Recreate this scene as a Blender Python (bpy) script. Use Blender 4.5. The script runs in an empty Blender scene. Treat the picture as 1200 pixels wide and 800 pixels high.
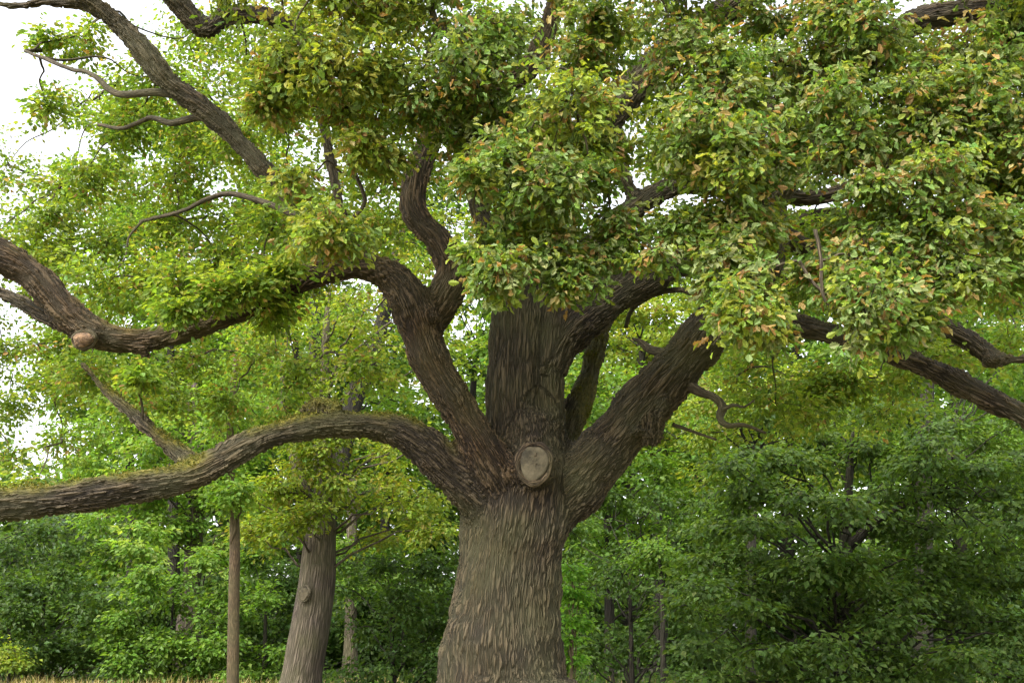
import bpy, math, random
import numpy as np
from mathutils import Vector

rng = np.random.default_rng(7)
random.seed(7)
S = bpy.context.scene
COL = S.collection

# ------------------------------------------------------------------ camera
F = 1178.0                      # focal length in pixels of the 1200-wide photograph
PITCH = math.radians(16.0)
EYE = np.array([0.0, 0.0, 1.6])
cam = bpy.data.cameras.new('camera')
cam.sensor_fit = 'HORIZONTAL'
cam.sensor_width = 36.0
cam.lens = 36.0 * F / 1200.0
cam.clip_end = 2000.0
cam_o = bpy.data.objects.new('camera', cam)
cam_o.location = EYE
cam_o.rotation_euler = (math.pi / 2 + PITCH, 0, 0)
COL.objects.link(cam_o)
S.camera = cam_o

# ------------------------------------------------------------------ sky, sun, exposure
SUN_EL, SUN_AZ = math.radians(46), math.radians(215)     # azimuth clockwise from +Y
W = bpy.data.worlds.new('World')
S.world = W
W.use_nodes = True
nt = W.node_tree
nt.nodes.clear()
sky = nt.nodes.new('ShaderNodeTexSky')
sky.sky_type = 'NISHITA'
sky.sun_disc = False
sky.sun_elevation = SUN_EL
sky.sun_rotation = SUN_AZ
sky.dust_density = 4.0
sky.air_density = 1.0
hsv = nt.nodes.new('ShaderNodeHueSaturation')            # thin overcast: the blue is washed out
hsv.inputs['Saturation'].default_value = 0.22
hsv.inputs['Value'].default_value = 1.25
bg = nt.nodes.new('ShaderNodeBackground')
bg.inputs['Strength'].default_value = 0.15
wo = nt.nodes.new('ShaderNodeOutputWorld')
nt.links.new(sky.outputs[0], hsv.inputs['Color'])
nt.links.new(hsv.outputs[0], bg.inputs['Color'])
nt.links.new(bg.outputs[0], wo.inputs['Surface'])
sun = bpy.data.lights.new('sun', 'SUN')
sun.energy = 1.1
sun.angle = math.radians(25)
sun.color = (1.0, 0.955, 0.88)
sun_o = bpy.data.objects.new('sun', sun)
sd = Vector((math.sin(SUN_AZ) * math.cos(SUN_EL), math.cos(SUN_AZ) * math.cos(SUN_EL), math.sin(SUN_EL)))
sun_o.rotation_euler = sd.to_track_quat('Z', 'Y').to_euler()
sun_o.location = (0, 0, 40)
COL.objects.link(sun_o)
S.view_settings.view_transform = 'Standard'
S.view_settings.look = 'None'
S.view_settings.gamma = 1.0
S.view_settings.exposure = 1.92
S.view_settings.use_curve_mapping = False
S.render.engine = 'CYCLES'
S.cycles.max_bounces = 5
S.cycles.diffuse_bounces = 4
S.cycles.transmission_bounces = 5
S.cycles.glossy_bounces = 2
S.cycles.use_denoising = True

# ------------------------------------------------------------------ helpers
FWD = np.array([0, math.cos(PITCH), math.sin(PITCH)])
UP = np.array([0, -math.sin(PITCH), math.cos(PITCH)])
RIGHT = np.array([1.0, 0, 0])


def P(px, py, Y):
    """point seen at a pixel of the photograph, Y metres in front of the camera"""
    d = FWD + RIGHT * ((px - 600.0) / F) + UP * ((400.0 - py) / F)
    return EYE + d * (Y / d[1])


def R(px, py, Y, w):
    """radius in metres of something w pixels wide there"""
    d = FWD + RIGHT * ((px - 600.0) / F) + UP * ((400.0 - py) / F)
    return 0.5 * w / F * (Y / d[1])


def pix(p):
    v = p - EYE
    dep = v @ FWD
    return 600 + F * (v @ RIGHT) / dep, 400 - F * (v @ UP) / dep, dep


def unit(v):
    return v / np.maximum(np.linalg.norm(v, axis=-1, keepdims=True), 1e-9)


def tag(o, label=None, cat=None, group=None, kind=None):
    if label: o['label'] = label
    if cat: o['category'] = cat
    if group: o['group'] = group
    if kind: o['kind'] = kind
    return o


def empty(name, loc):
    o = bpy.data.objects.new(name, None)
    o.location = loc
    o.empty_display_size = 0.3
    COL.objects.link(o)
    return o


def place(o, parent):
    COL.objects.link(o)
    if parent is not None:
        o.parent = parent
        o.matrix_parent_inverse = world_of(parent).inverted()
    return o


def world_of(o):
    from mathutils import Matrix
    m = Matrix.Translation(o.location) @ o.rotation_euler.to_matrix().to_4x4()
    return m if o.parent is None else (world_of(o.parent) @ o.matrix_parent_inverse @ m)


def np_mesh(name, verts, loops, starts, attrs=None, smooth=False):
    """verts (n,3); loops flat vertex ids; starts of each polygon"""
    me = bpy.data.meshes.new(name)
    verts = np.ascontiguousarray(verts, dtype=np.float32)
    me.vertices.add(len(verts))
    me.vertices.foreach_set('co', verts.ravel())
    me.loops.add(len(loops))
    me.loops.foreach_set('vertex_index', np.ascontiguousarray(loops, dtype=np.int32))
    me.polygons.add(len(starts))
    me.polygons.foreach_set('loop_start', np.ascontiguousarray(starts, dtype=np.int32))
    me.update(calc_edges=True)
    for k, (typ, arr) in (attrs or {}).items():
        a = me.attributes.new(k, typ, 'POINT')
        arr = np.ascontiguousarray(arr, dtype=np.float32)
        a.data.foreach_set({'FLOAT_VECTOR': 'vector', 'FLOAT_COLOR': 'color', 'FLOAT': 'value'}[typ], arr.ravel())
    me.polygons.foreach_set('use_smooth', np.full(len(starts), bool(smooth)))
    return me


def catmull(pts, step):
    pts = np.asarray(pts, float)
    p = np.vstack([2 * pts[0] - pts[1], pts, 2 * pts[-1] - pts[-2]])
    out = []
    for i in range(1, len(p) - 2):
        L = np.linalg.norm(p[i + 1][:3] - p[i][:3])
        n = max(2, int(math.ceil(L / step)))
        t = (np.arange(n) / n)[:, None]
        a, b, c, d = p[i - 1], p[i], p[i + 1], p[i + 2]
        out.append(0.5 * (2 * b + (c - a) * t + (2 * a - 5 * b + 4 * c - d) * t ** 2 + (-a + 3 * b - 3 * c + d) * t ** 3))
    out.append(p[-2][None])
    o = np.vstack(out)
    if o.shape[1] > 3:
        o[:, 3] = np.clip(o[:, 3], pts[:, 3].min(), pts[:, 3].max())
    return o


def frames(c):
    T = unit(np.gradient(c, axis=0))
    N = np.zeros_like(T)
    a = np.array([0, -1.0, 0]) if abs(T[0][1]) < 0.9 else np.array([1.0, 0, 0])
    n = unit(a - T[0] * (a @ T[0]))
    for i in range(len(T)):
        n = unit(n - T[i] * (n @ T[i]))
        N[i] = n
    return T, N, np.cross(T, N)


class Tubes:
    """collects swept tubes into one mesh, with the bark coordinate"""
    def __init__(self):
        self.v, self.l, self.s, self.b, self.n, self.nl = [], [], [], [], 0, 0

    def add(self, path, seg=8, lump=0.0, off=0.0, cap=True):
        c, r = path[:, :3], path[:, 3]
        T, N, B = frames(c)
        m = len(c)
        th = np.linspace(0, 2 * np.pi, seg, endpoint=False)
        rr = np.repeat(r[:, None], seg, 1)
        if lump:
            ph = rng.uniform(0, 6.28, 4)
            s = np.arange(m)[:, None] * np.linalg.norm(c[1] - c[0])
            rr = rr * (1 + lump * (np.sin(2 * th[None] + s * 1.7 + ph[0]) * .5 + np.sin(3 * th[None] - s * 2.9 + ph[1]) * .35
                                   + np.sin(s * 5.1 + th[None] + ph[2]) * .3))
        dirs = N[:, None] * np.cos(th)[None, :, None] + B[:, None] * np.sin(th)[None, :, None]
        v = c[:, None] + dirs * rr[..., None]
        sl = np.concatenate([[0], np.cumsum(np.linalg.norm(np.diff(c, axis=0), axis=1))])
        bk = np.stack([np.cos(th)[None] * rr + off, np.sin(th)[None] * rr - off * 0.7, np.repeat(sl[:, None], seg, 1) + off], -1)
        i = np.arange(m - 1)[:, None] * seg
        j = np.arange(seg)[None]
        k = (np.arange(seg)[None] + 1) % seg
        q = np.stack([i + j, i + k, i + seg + k, i + seg + j], -1).reshape(-1, 4) + self.n
        self.v.append(v.reshape(-1, 3)); self.b.append(bk.reshape(-1, 3))
        self.l.append(q.ravel()); self.s.append(self.nl + np.arange(len(q)) * 4)
        self.nl += q.size
        if cap:
            for ring, rev in ((0, True), (m - 1, False)):
                ids = ring * seg + np.arange(seg) + self.n
                self.l.append(ids[::-1] if rev else ids); self.s.append(np.array([self.nl])); self.nl += seg
        self.n += m * seg

    def mesh(self, name, smooth=True):
        return np_mesh(name, np.vstack(self.v), np.concatenate(self.l), np.concatenate(self.s),
                       {'bark': ('FLOAT_VECTOR', np.vstack(self.b))}, smooth)


# ------------------------------------------------------------------ materials
def new_mat(name):
    m = bpy.data.materials.new(name)
    m.use_nodes = True
    t = m.node_tree
    return m, t, t.nodes, t.links, t.nodes['Principled BSDF'], t.nodes['Material Output']


def ramp(N, els):
    r = N.new('ShaderNodeValToRGB')
    r.color_ramp.elements[0].position = els[0][0]; r.color_ramp.elements[0].color = (*els[0][1], 1)
    r.color_ramp.elements[1].position = els[-1][0]; r.color_ramp.elements[1].color = (*els[-1][1], 1)
    for p, c in els[1:-1]:
        e = r.color_ramp.elements.new(p); e.color = (*c, 1)
    return r


def math_node(N, L, op, a, b=None):
    n = N.new('ShaderNodeMath'); n.operation = op
    for i, x in enumerate((a, b)):
        if x is None: continue
        if isinstance(x, (int, float)): n.inputs[i].default_value = x
        else: L.new(x, n.inputs[i])
    return n.outputs[0]


def bark_material(name, ridge, dark, grey, cell=0.033, stretch=0.085, depth=0.034, moss=True, disp=True):
    m, t, N, L, bs, out = new_mat(name)
    at = N.new('ShaderNodeAttribute'); at.attribute_name = 'bark'
    mp = N.new('ShaderNodeMapping')
    mp.inputs['Scale'].default_value = (1 / cell, 1 / cell, 1 / (cell / stretch))
    L.new(at.outputs['Vector'], mp.inputs['Vector'])
    # wander
    ns = N.new('ShaderNodeTexNoise'); ns.inputs['Scale'].default_value = 1.1; ns.inputs['Detail'].default_value = 2
    L.new(mp.outputs[0], ns.inputs['Vector'])
    sub = N.new('ShaderNodeVectorMath'); sub.operation = 'SUBTRACT'; sub.inputs[1].default_value = (.5, .5, .5)
    L.new(ns.outputs['Color'], sub.inputs[0])
    sc = N.new('ShaderNodeVectorMath'); sc.operation = 'SCALE'; sc.inputs['Scale'].default_value = 0.7
    L.new(sub.outputs[0], sc.inputs[0])
    ad = N.new('ShaderNodeVectorMath'); ad.operation = 'ADD'
    L.new(mp.outputs[0], ad.inputs[0]); L.new(sc.outputs[0], ad.inputs[1])
    # long meandering furrows: where one stretched noise crosses its middle value; a second, coarser set crosses them
    def furrow(scale, width, seed):
        n_ = N.new('ShaderNodeTexNoise'); n_.noise_dimensions = '4D'; n_.inputs['W'].default_value = seed
        n_.inputs['Scale'].default_value = scale; n_.inputs['Detail'].default_value = 1.5; n_.inputs['Roughness'].default_value = 0.45
        L.new(ad.outputs[0], n_.inputs['Vector'])
        d_ = math_node(N, L, 'ABSOLUTE', math_node(N, L, 'SUBTRACT', n_.outputs['Fac'], 0.5))
        r_ = N.new('ShaderNodeMapRange'); r_.interpolation_type = 'SMOOTHSTEP'
        r_.inputs['From Min'].default_value = 0.0; r_.inputs['From Max'].default_value = width
        L.new(d_, r_.inputs['Value'])
        return r_.outputs[0]
    fur = math_node(N, L, 'MULTIPLY', furrow(1.3, 0.15, 1.0), math_node(N, L, 'ADD', math_node(N, L, 'MULTIPLY', furrow(0.8, 0.11, 7.0), 0.5), 0.5))
    # finer flakes
    n2 = N.new('ShaderNodeTexNoise'); n2.inputs['Scale'].default_value = 2.6; n2.inputs['Detail'].default_value = 5
    n2.inputs['Roughness'].default_value = 0.65
    L.new(ad.outputs[0], n2.inputs['Vector'])
    h = math_node(N, L, 'ADD', fur, math_node(N, L, 'MULTIPLY', n2.outputs['Fac'], 0.55))
    # colour: crevice to ridge, with flakes, algae and large patches
    ramp1 = ramp(N, [(0.24, dark), (0.55, tuple(0.55 * a + 0.45 * b for a, b in zip(ridge, dark))), (0.95, ridge), (1.0, grey)])
    L.new(math_node(N, L, 'MULTIPLY', h, 0.72), ramp1.inputs[0])
    tc = N.new('ShaderNodeTexCoord')
    n3 = N.new('ShaderNodeTexNoise'); n3.inputs['Scale'].default_value = 1.3; n3.inputs['Detail'].default_value = 4
    L.new(tc.outputs['Object'], n3.inputs['Vector'])
    pr = ramp(N, [(0.35, (0, 0, 0)), (0.68, (1, 1, 1))])
    L.new(n3.outputs['Fac'], pr.inputs[0])
    mixa = N.new('ShaderNodeMix'); mixa.data_type = 'RGBA'
    mixa.inputs['B'].default_value = (min(0.085, ridge[0] * 0.8), min(0.083, ridge[0] * 0.79), min(0.034, ridge[0] * 0.33), 1)        # green algae film
    L.new(math_node(N, L, 'MULTIPLY', pr.outputs[0], 0.55), mixa.inputs['Factor'])
    L.new(ramp1.outputs[0], mixa.inputs['A'])
    col = mixa.outputs['Result']
    if moss:
        ma = N.new('ShaderNodeAttribute'); ma.attribute_name = 'moss'
        mixm = N.new('ShaderNodeMix'); mixm.data_type = 'RGBA'
        n4 = N.new('ShaderNodeTexNoise'); n4.inputs['Scale'].default_value = 22; n4.inputs['Detail'].default_value = 3
        L.new(tc.outputs['Object'], n4.inputs['Vector'])
        mc = ramp(N, [(0.3, (0.05, 0.06, 0.012)), (0.7, (0.17, 0.15, 0.025))])
        L.new(n4.outputs['Fac'], mc.inputs[0])
        L.new(col, mixm.inputs['A']); L.new(mc.outputs[0], mixm.inputs['B']); L.new(ma.outputs['Fac'], mixm.inputs['Factor'])
        col = mixm.outputs['Result']
        ra = N.new('ShaderNodeAttribute'); ra.attribute_name = 'rust'
        mixr = N.new('ShaderNodeMix'); mixr.data_type = 'RGBA'; mixr.blend_type = 'MULTIPLY'
        mixr.inputs['B'].default_value = (1.12, 0.88, 0.72, 1)
        L.new(col, mixr.inputs['A']); L.new(ra.outputs['Fac'], mixr.inputs['Factor'])
        col = mixr.outputs['Result']
    L.new(col, bs.inputs['Base Color'])
    bs.inputs['Roughness'].default_value = 0.85
    bs.inputs['Specular IOR Level'].default_value = 0.25
    if disp:
        dn = N.new('ShaderNodeDisplacement')
        dn.inputs['Scale'].default_value = depth; dn.inputs['Midlevel'].default_value = 0.8
        L.new(h, dn.inputs['Height']); L.new(dn.outputs[0], out.inputs['Displacement'])
        m.displacement_method = 'BOTH'
    else:
        bp = N.new('ShaderNodeBump'); bp.inputs['Distance'].default_value = depth; bp.inputs['Strength'].default_value = 1.0
        L.new(h, bp.inputs['Height']); L.new(bp.outputs[0], bs.inputs['Normal'])
    return m


def leaf_material(name, rough=0.5, trans=0.4, spec=0.35):
    m, t, N, L, bs, out = new_mat(name)
    at = N.new('ShaderNodeAttribute'); at.attribute_name = 'leafcol'
    tc = N.new('ShaderNodeTexCoord')
    ns = N.new('ShaderNodeTexNoise'); ns.inputs['Scale'].default_value = 45; ns.inputs['Detail'].default_value = 2
    L.new(tc.outputs['Object'], ns.inputs['Vector'])
    var = ramp(N, [(0.3, (0.72, 0.74, 0.7)), (0.7, (1.22, 1.2, 1.15))])
    L.new(ns.outputs['Fac'], var.inputs[0])
    mu = N.new('ShaderNodeMix'); mu.data_type = 'RGBA'; mu.blend_type = 'MULTIPLY'; mu.inputs['Factor'].default_value = 1
    L.new(at.outputs['Color'], mu.inputs['A']); L.new(var.outputs[0], mu.inputs['B'])
    L.new(mu.outputs['Result'], bs.inputs['Base Color'])
    bs.inputs['Roughness'].default_value = rough
    bs.inputs['Specular IOR Level'].default_value = spec
    tr = N.new('ShaderNodeBsdfTranslucent')
    m2 = N.new('ShaderNodeMix'); m2.data_type = 'RGBA'; m2.blend_type = 'MULTIPLY'; m2.inputs['Factor'].default_value = 1
    m2.inputs['B'].default_value = (1.7, 1.6, 0.7, 1)                # light through a leaf is yellower
    L.new(mu.outputs['Result'], m2.inputs['A']); L.new(m2.outputs['Result'], tr.inputs['Color'])
    mx = N.new('ShaderNodeMixShader'); mx.inputs[0].default_value = trans
    L.new(bs.outputs[0], mx.inputs[1]); L.new(tr.outputs[0], mx.inputs[2])
    L.new(mx.outputs[0], out.inputs['Surface'])
    return m


M_OAK = bark_material('oak_bark', (0.084, 0.063, 0.039), (0.013, 0.0095, 0.006), (0.116, 0.092, 0.061))
M_BRANCH = bark_material('branch_bark', (0.09, 0.068, 0.042), (0.025, 0.018, 0.011), (0.14, 0.11, 0.072), cell=0.02, depth=0.006, moss=False, disp=False)
M_BGBARK = bark_material('wood_bark', (0.13, 0.10, 0.078), (0.035, 0.026, 0.02), (0.17, 0.135, 0.11), cell=0.06, depth=0.03, moss=False, disp=False)
M_SMOOTH = bark_material('young_bark', (0.125, 0.085, 0.048), (0.055, 0.037, 0.022), (0.165, 0.118, 0.072), cell=0.035, stretch=0.2, depth=0.008, moss=False, disp=False)
M_DARKBARK = bark_material('dark_bark', (0.038, 0.030, 0.024), (0.012, 0.010, 0.008), (0.05, 0.04, 0.034), cell=0.06, depth=0.03, moss=False, disp=False)
M_LEAF = leaf_material('oak_leaf', 0.58, 0.45, 0.28)
M_LEAF_BG = leaf_material('woodland_leaf', 0.5, 0.52, 0.3)

# ------------------------------------------------------------------ leaf builder
def leaf_template(half, fold=0.28, droop=0.18):
    """half outline of (x, y) from base to tip -> verts, two polygons folded on the midrib"""
    half = list(half)
    inner = half[1:-1]
    pts = [half[0]] + inner + [half[-1]] + [(-x, y) for x, y in inner[::-1]]
    v = np.array([(x, y, fold * abs(x) - droop * y * y) for x, y in pts])
    k = len(inner)
    f1 = list(range(0, k + 2))
    f2 = [0] + list(range(k + 1, 2 * k + 2))
    return v, [f1, f2]


LOBED = leaf_template([(0, 0), (.17, .24), (.11, .40), (.29, .60), (.17, .84), (0, 1)], 0.45, 0.35)
OVATE = leaf_template([(0, 0), (.24, .30), (.28, .66), (0, 1)])
FARLEAF = leaf_template([(0, 0), (.33, .45), (0, 1)])


def leaf_arrays(tmpl, pos, d, n, size, col):
    tv, tf = tmpl
    d = unit(d)
    n = unit(n - d * np.sum(n * d, 1, keepdims=True))
    s = np.cross(d, n)
    wide = rng.uniform(0.85, 1.2, len(pos))[:, None, None]
    v = pos[:, None] + size[:, None, None] * (s[:, None] * tv[None, :, :1] * wide + d[:, None] * tv[None, :, 1:2] + n[:, None] * tv[None, :, 2:3])
    k = len(tv)
    nl = len(pos)
    lo = np.concatenate([np.array(f) for f in tf])
    st = np.cumsum([0] + [len(f) for f in tf])[:-1]
    loops = (lo[None] + (np.arange(nl) * k)[:, None]).ravel()
    starts = (st[None] + (np.arange(nl) * len(lo))[:, None]).ravel()
    c4 = np.ones((nl, k, 4))
    c4[..., :3] = col[:, None]
    return v.reshape(-1, 3), loops, starts, c4.reshape(-1, 4)


def leaf_mesh(name, tmpl, leaves):
    v, l, s, c = leaf_arrays(tmpl, *leaves)
    return np_mesh(name, v, l, s, {'leafcol': ('FLOAT_COLOR', c)}, False)


def cat_leaves(L):
    return [np.concatenate([x[i] for x in L]) for i in range(5)]


def palette(cols, weights, n):
    w = np.ones(len(cols)) if weights is None else np.array(weights, float)
    w = w / w.sum()
    return np.array(cols)[rng.choice(len(cols), n, p=w)]


def rand_unit(n):
    return unit(rng.normal(size=(n, 3)))


def fill_blob(c, rad, nsub, ncl, nleaf, size, cols, wts, spread=0.12, up=0.55, outw=0.6, rnd=0.5, droop=0.35, flat=1.0, accent=None):
    """leaf clusters along sub-branches that fan from the blob's centre; returns leaves, sub-branch ends, twig segments"""
    c = np.asarray(c, float); rad = np.asarray(rad, float)
    e = c + rand_unit(nsub) * rad * rng.uniform(0.65, 1.05, (nsub, 1))
    e[:, 2] -= 0.12 * np.linalg.norm((e - c)[:, :2], axis=1)
    t = rng.uniform(0.25, 1.05, (nsub, ncl))
    j = rng.normal(size=(nsub, ncl, 3)) * rad * 0.24
    base = c + (e - c)[:, None] * t[..., None]
    cl = (base + j).reshape(-1, 3)
    ax = unit(unit((e - c)[:, None] + j * 1.5 + rng.normal(size=j.shape) * rad * 0.3).reshape(-1, 3) + np.array([0, 0, -0.15]))
    n = len(cl)
    ccol = palette(cols, wts, n)
    if accent is not None:
        pick = rng.random(n) < accent[1]
        acc = pick
    else:
        acc = np.zeros(n, bool)
    # leaves
    ci = np.repeat(np.arange(n), nleaf)
    m = len(ci)
    off = rng.normal(size=(m, 3)) * spread * 0.55
    off[:, 2] *= 0.45 * flat
    off += ax[ci] * rng.uniform(-0.7, 0.6, (m, 1)) * spread
    pos = cl[ci] + off
    d = ax[ci] * 0.55 + unit(off) * 0.8 + rng.normal(size=(m, 3)) * 0.35
    d[:, 2] = d[:, 2] * 0.6 - droop * rng.uniform(0.2, 1.3, m)
    nr = np.array([0, 0, up]) + unit(pos - c) * outw + rng.normal(size=(m, 3)) * rnd
    sz = size * rng.uniform(0.68, 1.15, m)
    col = ccol[ci] * rng.uniform(0.75, 1.25, (m, 1)) * (1 + rng.normal(size=(m, 3)) * 0.06)
    if accent is not None:
        mm = acc[ci] & (rng.random(m) < 0.75)
        col[mm] = palette(accent[0], [1] * len(accent[0]), mm.sum()) * rng.uniform(0.7, 1.2, (mm.sum(), 1))
    return [pos, d, nr, sz, np.clip(col, 0.005, 0.9)], e, (base.reshape(-1, 3), cl)


def prisms(tb, a, b, r0, r1):
    """many straight three-sided twigs"""
    T = unit(b - a)
    h = np.where(np.abs(T[:, 2:3]) < 0.9, np.array([[0, 0, 1.0]]), np.array([[1.0, 0, 0]]))
    N = unit(np.cross(T, h)); B = np.cross(T, N)
    k = len(a)
    vs, bs = [], []
    for p, r in ((a, r0), (b, r1)):
        for q in range(3):
            an = 2 * np.pi * q / 3
            vs.append(p + (N * math.cos(an) + B * math.sin(an)) * r)
            bs.append(np.full((k, 3), q * 0.01) + p * 0.2)
    v = np.stack(vs, 1); bk = np.stack(bs, 1)
    f = np.array([[0, 1, 4, 3], [1, 2, 5, 4], [2, 0, 3, 5]])
    q = (f[None] + (np.arange(k) * 6)[:, None, None]).reshape(-1, 4) + tb.n
    tb.v.append(v.reshape(-1, 3)); tb.b.append(bk.reshape(-1, 3))
    tb.l.append(q.ravel()); tb.s.append(tb.nl + np.arange(len(q)) * 4)
    tb.nl += q.size; tb.n += k * 6


def sag_path(a, b, r0, r1, wob=0.08, n=7):
    L = np.linalg.norm(b - a)
    t = np.linspace(0, 1, n)[:, None]
    m = a + (b - a) * t + np.sin(np.pi * t) * np.array([0, 0, 1]) * L * 0.10
    m[1:-1] += rng.normal(size=(n - 2, 3)) * wob * L * 0.35
    return np.hstack([m, r0 + (r1 - r0) * t])


# ------------------------------------------------------------------ ground and grass
def ground():
    n = 60
    xs = np.linspace(-400, 400, n); ys = np.linspace(-200, 600, n)
    X, Y = np.meshgrid(xs, ys)
    Z = np.zeros_like(X)
    v = np.stack([X, Y, Z], -1).reshape(-1, 3)
    i = np.arange(n - 1)[:, None] * n + np.arange(n - 1)[None]
    q = np.stack([i, i + 1, i + n + 1, i + n], -1).reshape(-1, 4)
    me = np_mesh('ground', v, q.ravel(), np.arange(len(q)) * 4)
    m, t, N, L, bs, out = new_mat('meadow_soil')
    tc = N.new('ShaderNodeTexCoord')
    ns = N.new('ShaderNodeTexNoise'); ns.inputs['Scale'].default_value = 0.6; ns.inputs['Detail'].default_value = 8
    L.new(tc.outputs['Object'], ns.inputs['Vector'])
    rp = ramp(N, [(0.3, (0.05, 0.06, 0.02)), (0.55, (0.13, 0.12, 0.045)), (0.75, (0.2, 0.17, 0.07))])
    L.new(ns.outputs['Fac'], rp.inputs[0]); L.new(rp.outputs[0], bs.inputs['Base Color'])
    bs.inputs['Roughness'].default_value = 0.95
    me.materials.append(m)
    o = bpy.data.objects.new('ground', me)
    COL.objects.link(o)
    tag(o, kind='structure')


ground()


def forest_floor():
    n = 24
    x = np.linspace(-120, 120, n)
    edge = 29.0 + 0.6 * np.sin(x * 0.8) + np.where(x > -6, -7.5, 0)
    v = np.concatenate([np.stack([x, edge, np.full(n, 0.004)], 1), np.stack([x, np.full(n, 140.0), np.full(n, 0.004)], 1)])
    q = np.array([[i, i + 1, n + i + 1, n + i] for i in range(n - 1)])
    me = np_mesh('forest_floor', v, q.ravel(), np.arange(len(q)) * 4)
    m, t, N, L, bs, out = new_mat('leaf_litter')
    tc = N.new('ShaderNodeTexCoord')
    ns = N.new('ShaderNodeTexNoise'); ns.inputs['Scale'].default_value = 3; ns.inputs['Detail'].default_value = 8
    L.new(tc.outputs['Object'], ns.inputs['Vector'])
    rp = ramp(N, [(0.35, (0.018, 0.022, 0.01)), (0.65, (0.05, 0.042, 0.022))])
    L.new(ns.outputs['Fac'], rp.inputs[0]); L.new(rp.outputs[0], bs.inputs['Base Color'])
    bs.inputs['Roughness'].default_value = 0.95
    me.materials.append(m)
    o = bpy.data.objects.new('forest_floor', me)
    COL.objects.link(o)
    tag(o, kind='structure')


forest_floor()


def grass():
    n = 42000
    y = rng.uniform(14, 29.5, n)
    x = rng.uniform(-26, 16, n)
    keep = (x < -5 + rng.normal(0, 1.2, n)) | (rng.random(n) < 0.25)
    x, y = x[keep], y[keep]
    n = len(x)
    hgt = rng.uniform(0.22, 0.52, n) * (1 + 0.25 * np.sin(x * 1.3) * np.cos(y * 0.9))
    a = rng.uniform(0, 6.28, n)
    w = rng.uniform(0.008, 0.018, n)
    lean = rng.normal(size=(n, 2)) * 0.22 * hgt[:, None]
    b0 = np.stack([x - np.cos(a) * w, y - np.sin(a) * w, np.zeros(n)], 1)
    b1 = np.stack([x + np.cos(a) * w, y + np.sin(a) * w, np.zeros(n)], 1)
    m0 = np.stack([x - np.cos(a) * w * .7 + lean[:, 0] * .4, y - np.sin(a) * w * .7 + lean[:, 1] * .4, hgt * .6], 1)
    m1 = np.stack([x + np.cos(a) * w * .7 + lean[:, 0] * .4, y + np.sin(a) * w * .7 + lean[:, 1] * .4, hgt * .6], 1)
    tp = np.stack([x + lean[:, 0], y + lean[:, 1], hgt], 1)
    v = np.stack([b0, b1, m1, m0, tp], 1)
    lo = np.array([0, 1, 2, 3, 3, 2, 4])
    loops = (lo[None] + (np.arange(n) * 5)[:, None]).ravel()
    starts = (np.array([0, 4])[None] + (np.arange(n) * 7)[:, None]).ravel()
    cols = palette([(0.30, 0.24, 0.09), (0.36, 0.28, 0.12), (0.16, 0.18, 0.05), (0.24, 0.22, 0.08)], [4, 3, 1.5, 2], n) * rng.uniform(.7, 1.2, (n, 1))
    c4 = np.ones((n, 5, 4)); c4[..., :3] = cols[:, None]
    me = np_mesh('grass', v.reshape(-1, 3), loops, starts, {'leafcol': ('FLOAT_COLOR', c4.reshape(-1, 4))})
    me.materials.append(leaf_material('dry_grass', 0.6, 0.3, 0.2))
    o = bpy.data.objects.new('grass', me)
    COL.objects.link(o)
    tag(o, 'tall pale golden meadow grass at the edge of the wood', 'grass', kind='stuff')


grass()

# ------------------------------------------------------------------ the old oak: skeleton
TY = 11.0
LIMBS = []      # (part name, label, points px,py,Y,w)


def limb(name, label, *pts):
    LIMBS.append((name, label, pts))


limb('trunk', 'thick ridged grey-brown trunk flaring at its foot',
     (592, 925, 11.0, 215), (590, 880, 11.0, 182), (588, 830, 11.0, 158), (588, 800, 11.0, 146), (589, 750, 11.0, 135), (593, 700, 11.0, 127),
     (599, 650, 11.0, 123), (606, 605, 11.0, 128), (612, 565, 11.0, 120), (616, 525, 11.0, 100), (618, 490, 11.0, 84))
limb('stem', 'left half of the upright central stem, deeply ridged',
     (602, 600, 10.95, 90), (602, 540, 10.92, 80), (601, 470, 10.92, 70), (603, 400, 10.95, 66), (607, 340, 11.0, 64), (613, 290, 11.05, 66),
     (632, 230, 11.1, 57), (672, 175, 11.1, 52), (715, 130, 11.1, 49), (755, 90, 11.0, 46), (803, 45, 10.7, 41), (865, 3, 10.4, 36), (930, -50, 10.0, 31), (1010, -105, 9.3, 25))
limb('stem', 'right half of the central stem, fused to the left one along a groove',
     (645, 600, 11.0, 60), (643, 530, 11.0, 52), (641, 460, 11.0, 50), (643, 400, 11.05, 52), (653, 352, 11.1, 50), (672, 322, 11.15, 43),
     (700, 285, 11.2, 38), (735, 252, 11.25, 35), (766, 229, 11.3, 31), (805, 217, 11.3, 27), (870, 224, 11.2, 25), (950, 232, 11.0, 23), (1005, 214, 10.9, 20), (1080, 170, 10.7, 16))
limb('limb', 'stout limb rising obliquely out of the central stem above the mossy crotch',
     (640, 440, 11.0, 50), (660, 398, 11.1, 58), (692, 368, 11.3, 54), (740, 336, 11.6, 48), (792, 311, 11.9, 42), (850, 285, 12.3, 36), (930, 262, 12.8, 30), (1020, 250, 13.2, 22))
limb('limb', 'massive straight limb slanting up and away from the scar, burl on its underside',
     (635, 610, 11.0, 80), (668, 572, 10.95, 84), (712, 525, 10.9, 76), (765, 464, 10.8, 68), (815, 406, 10.7, 64), (852, 358, 10.65, 60), (888, 318, 10.6, 52),
     (907, 275, 10.6, 44), (905, 225, 10.6, 38), (920, 150, 10.5, 32), (960, 70, 10.3, 26), (1010, -20, 10.0, 20))
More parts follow.
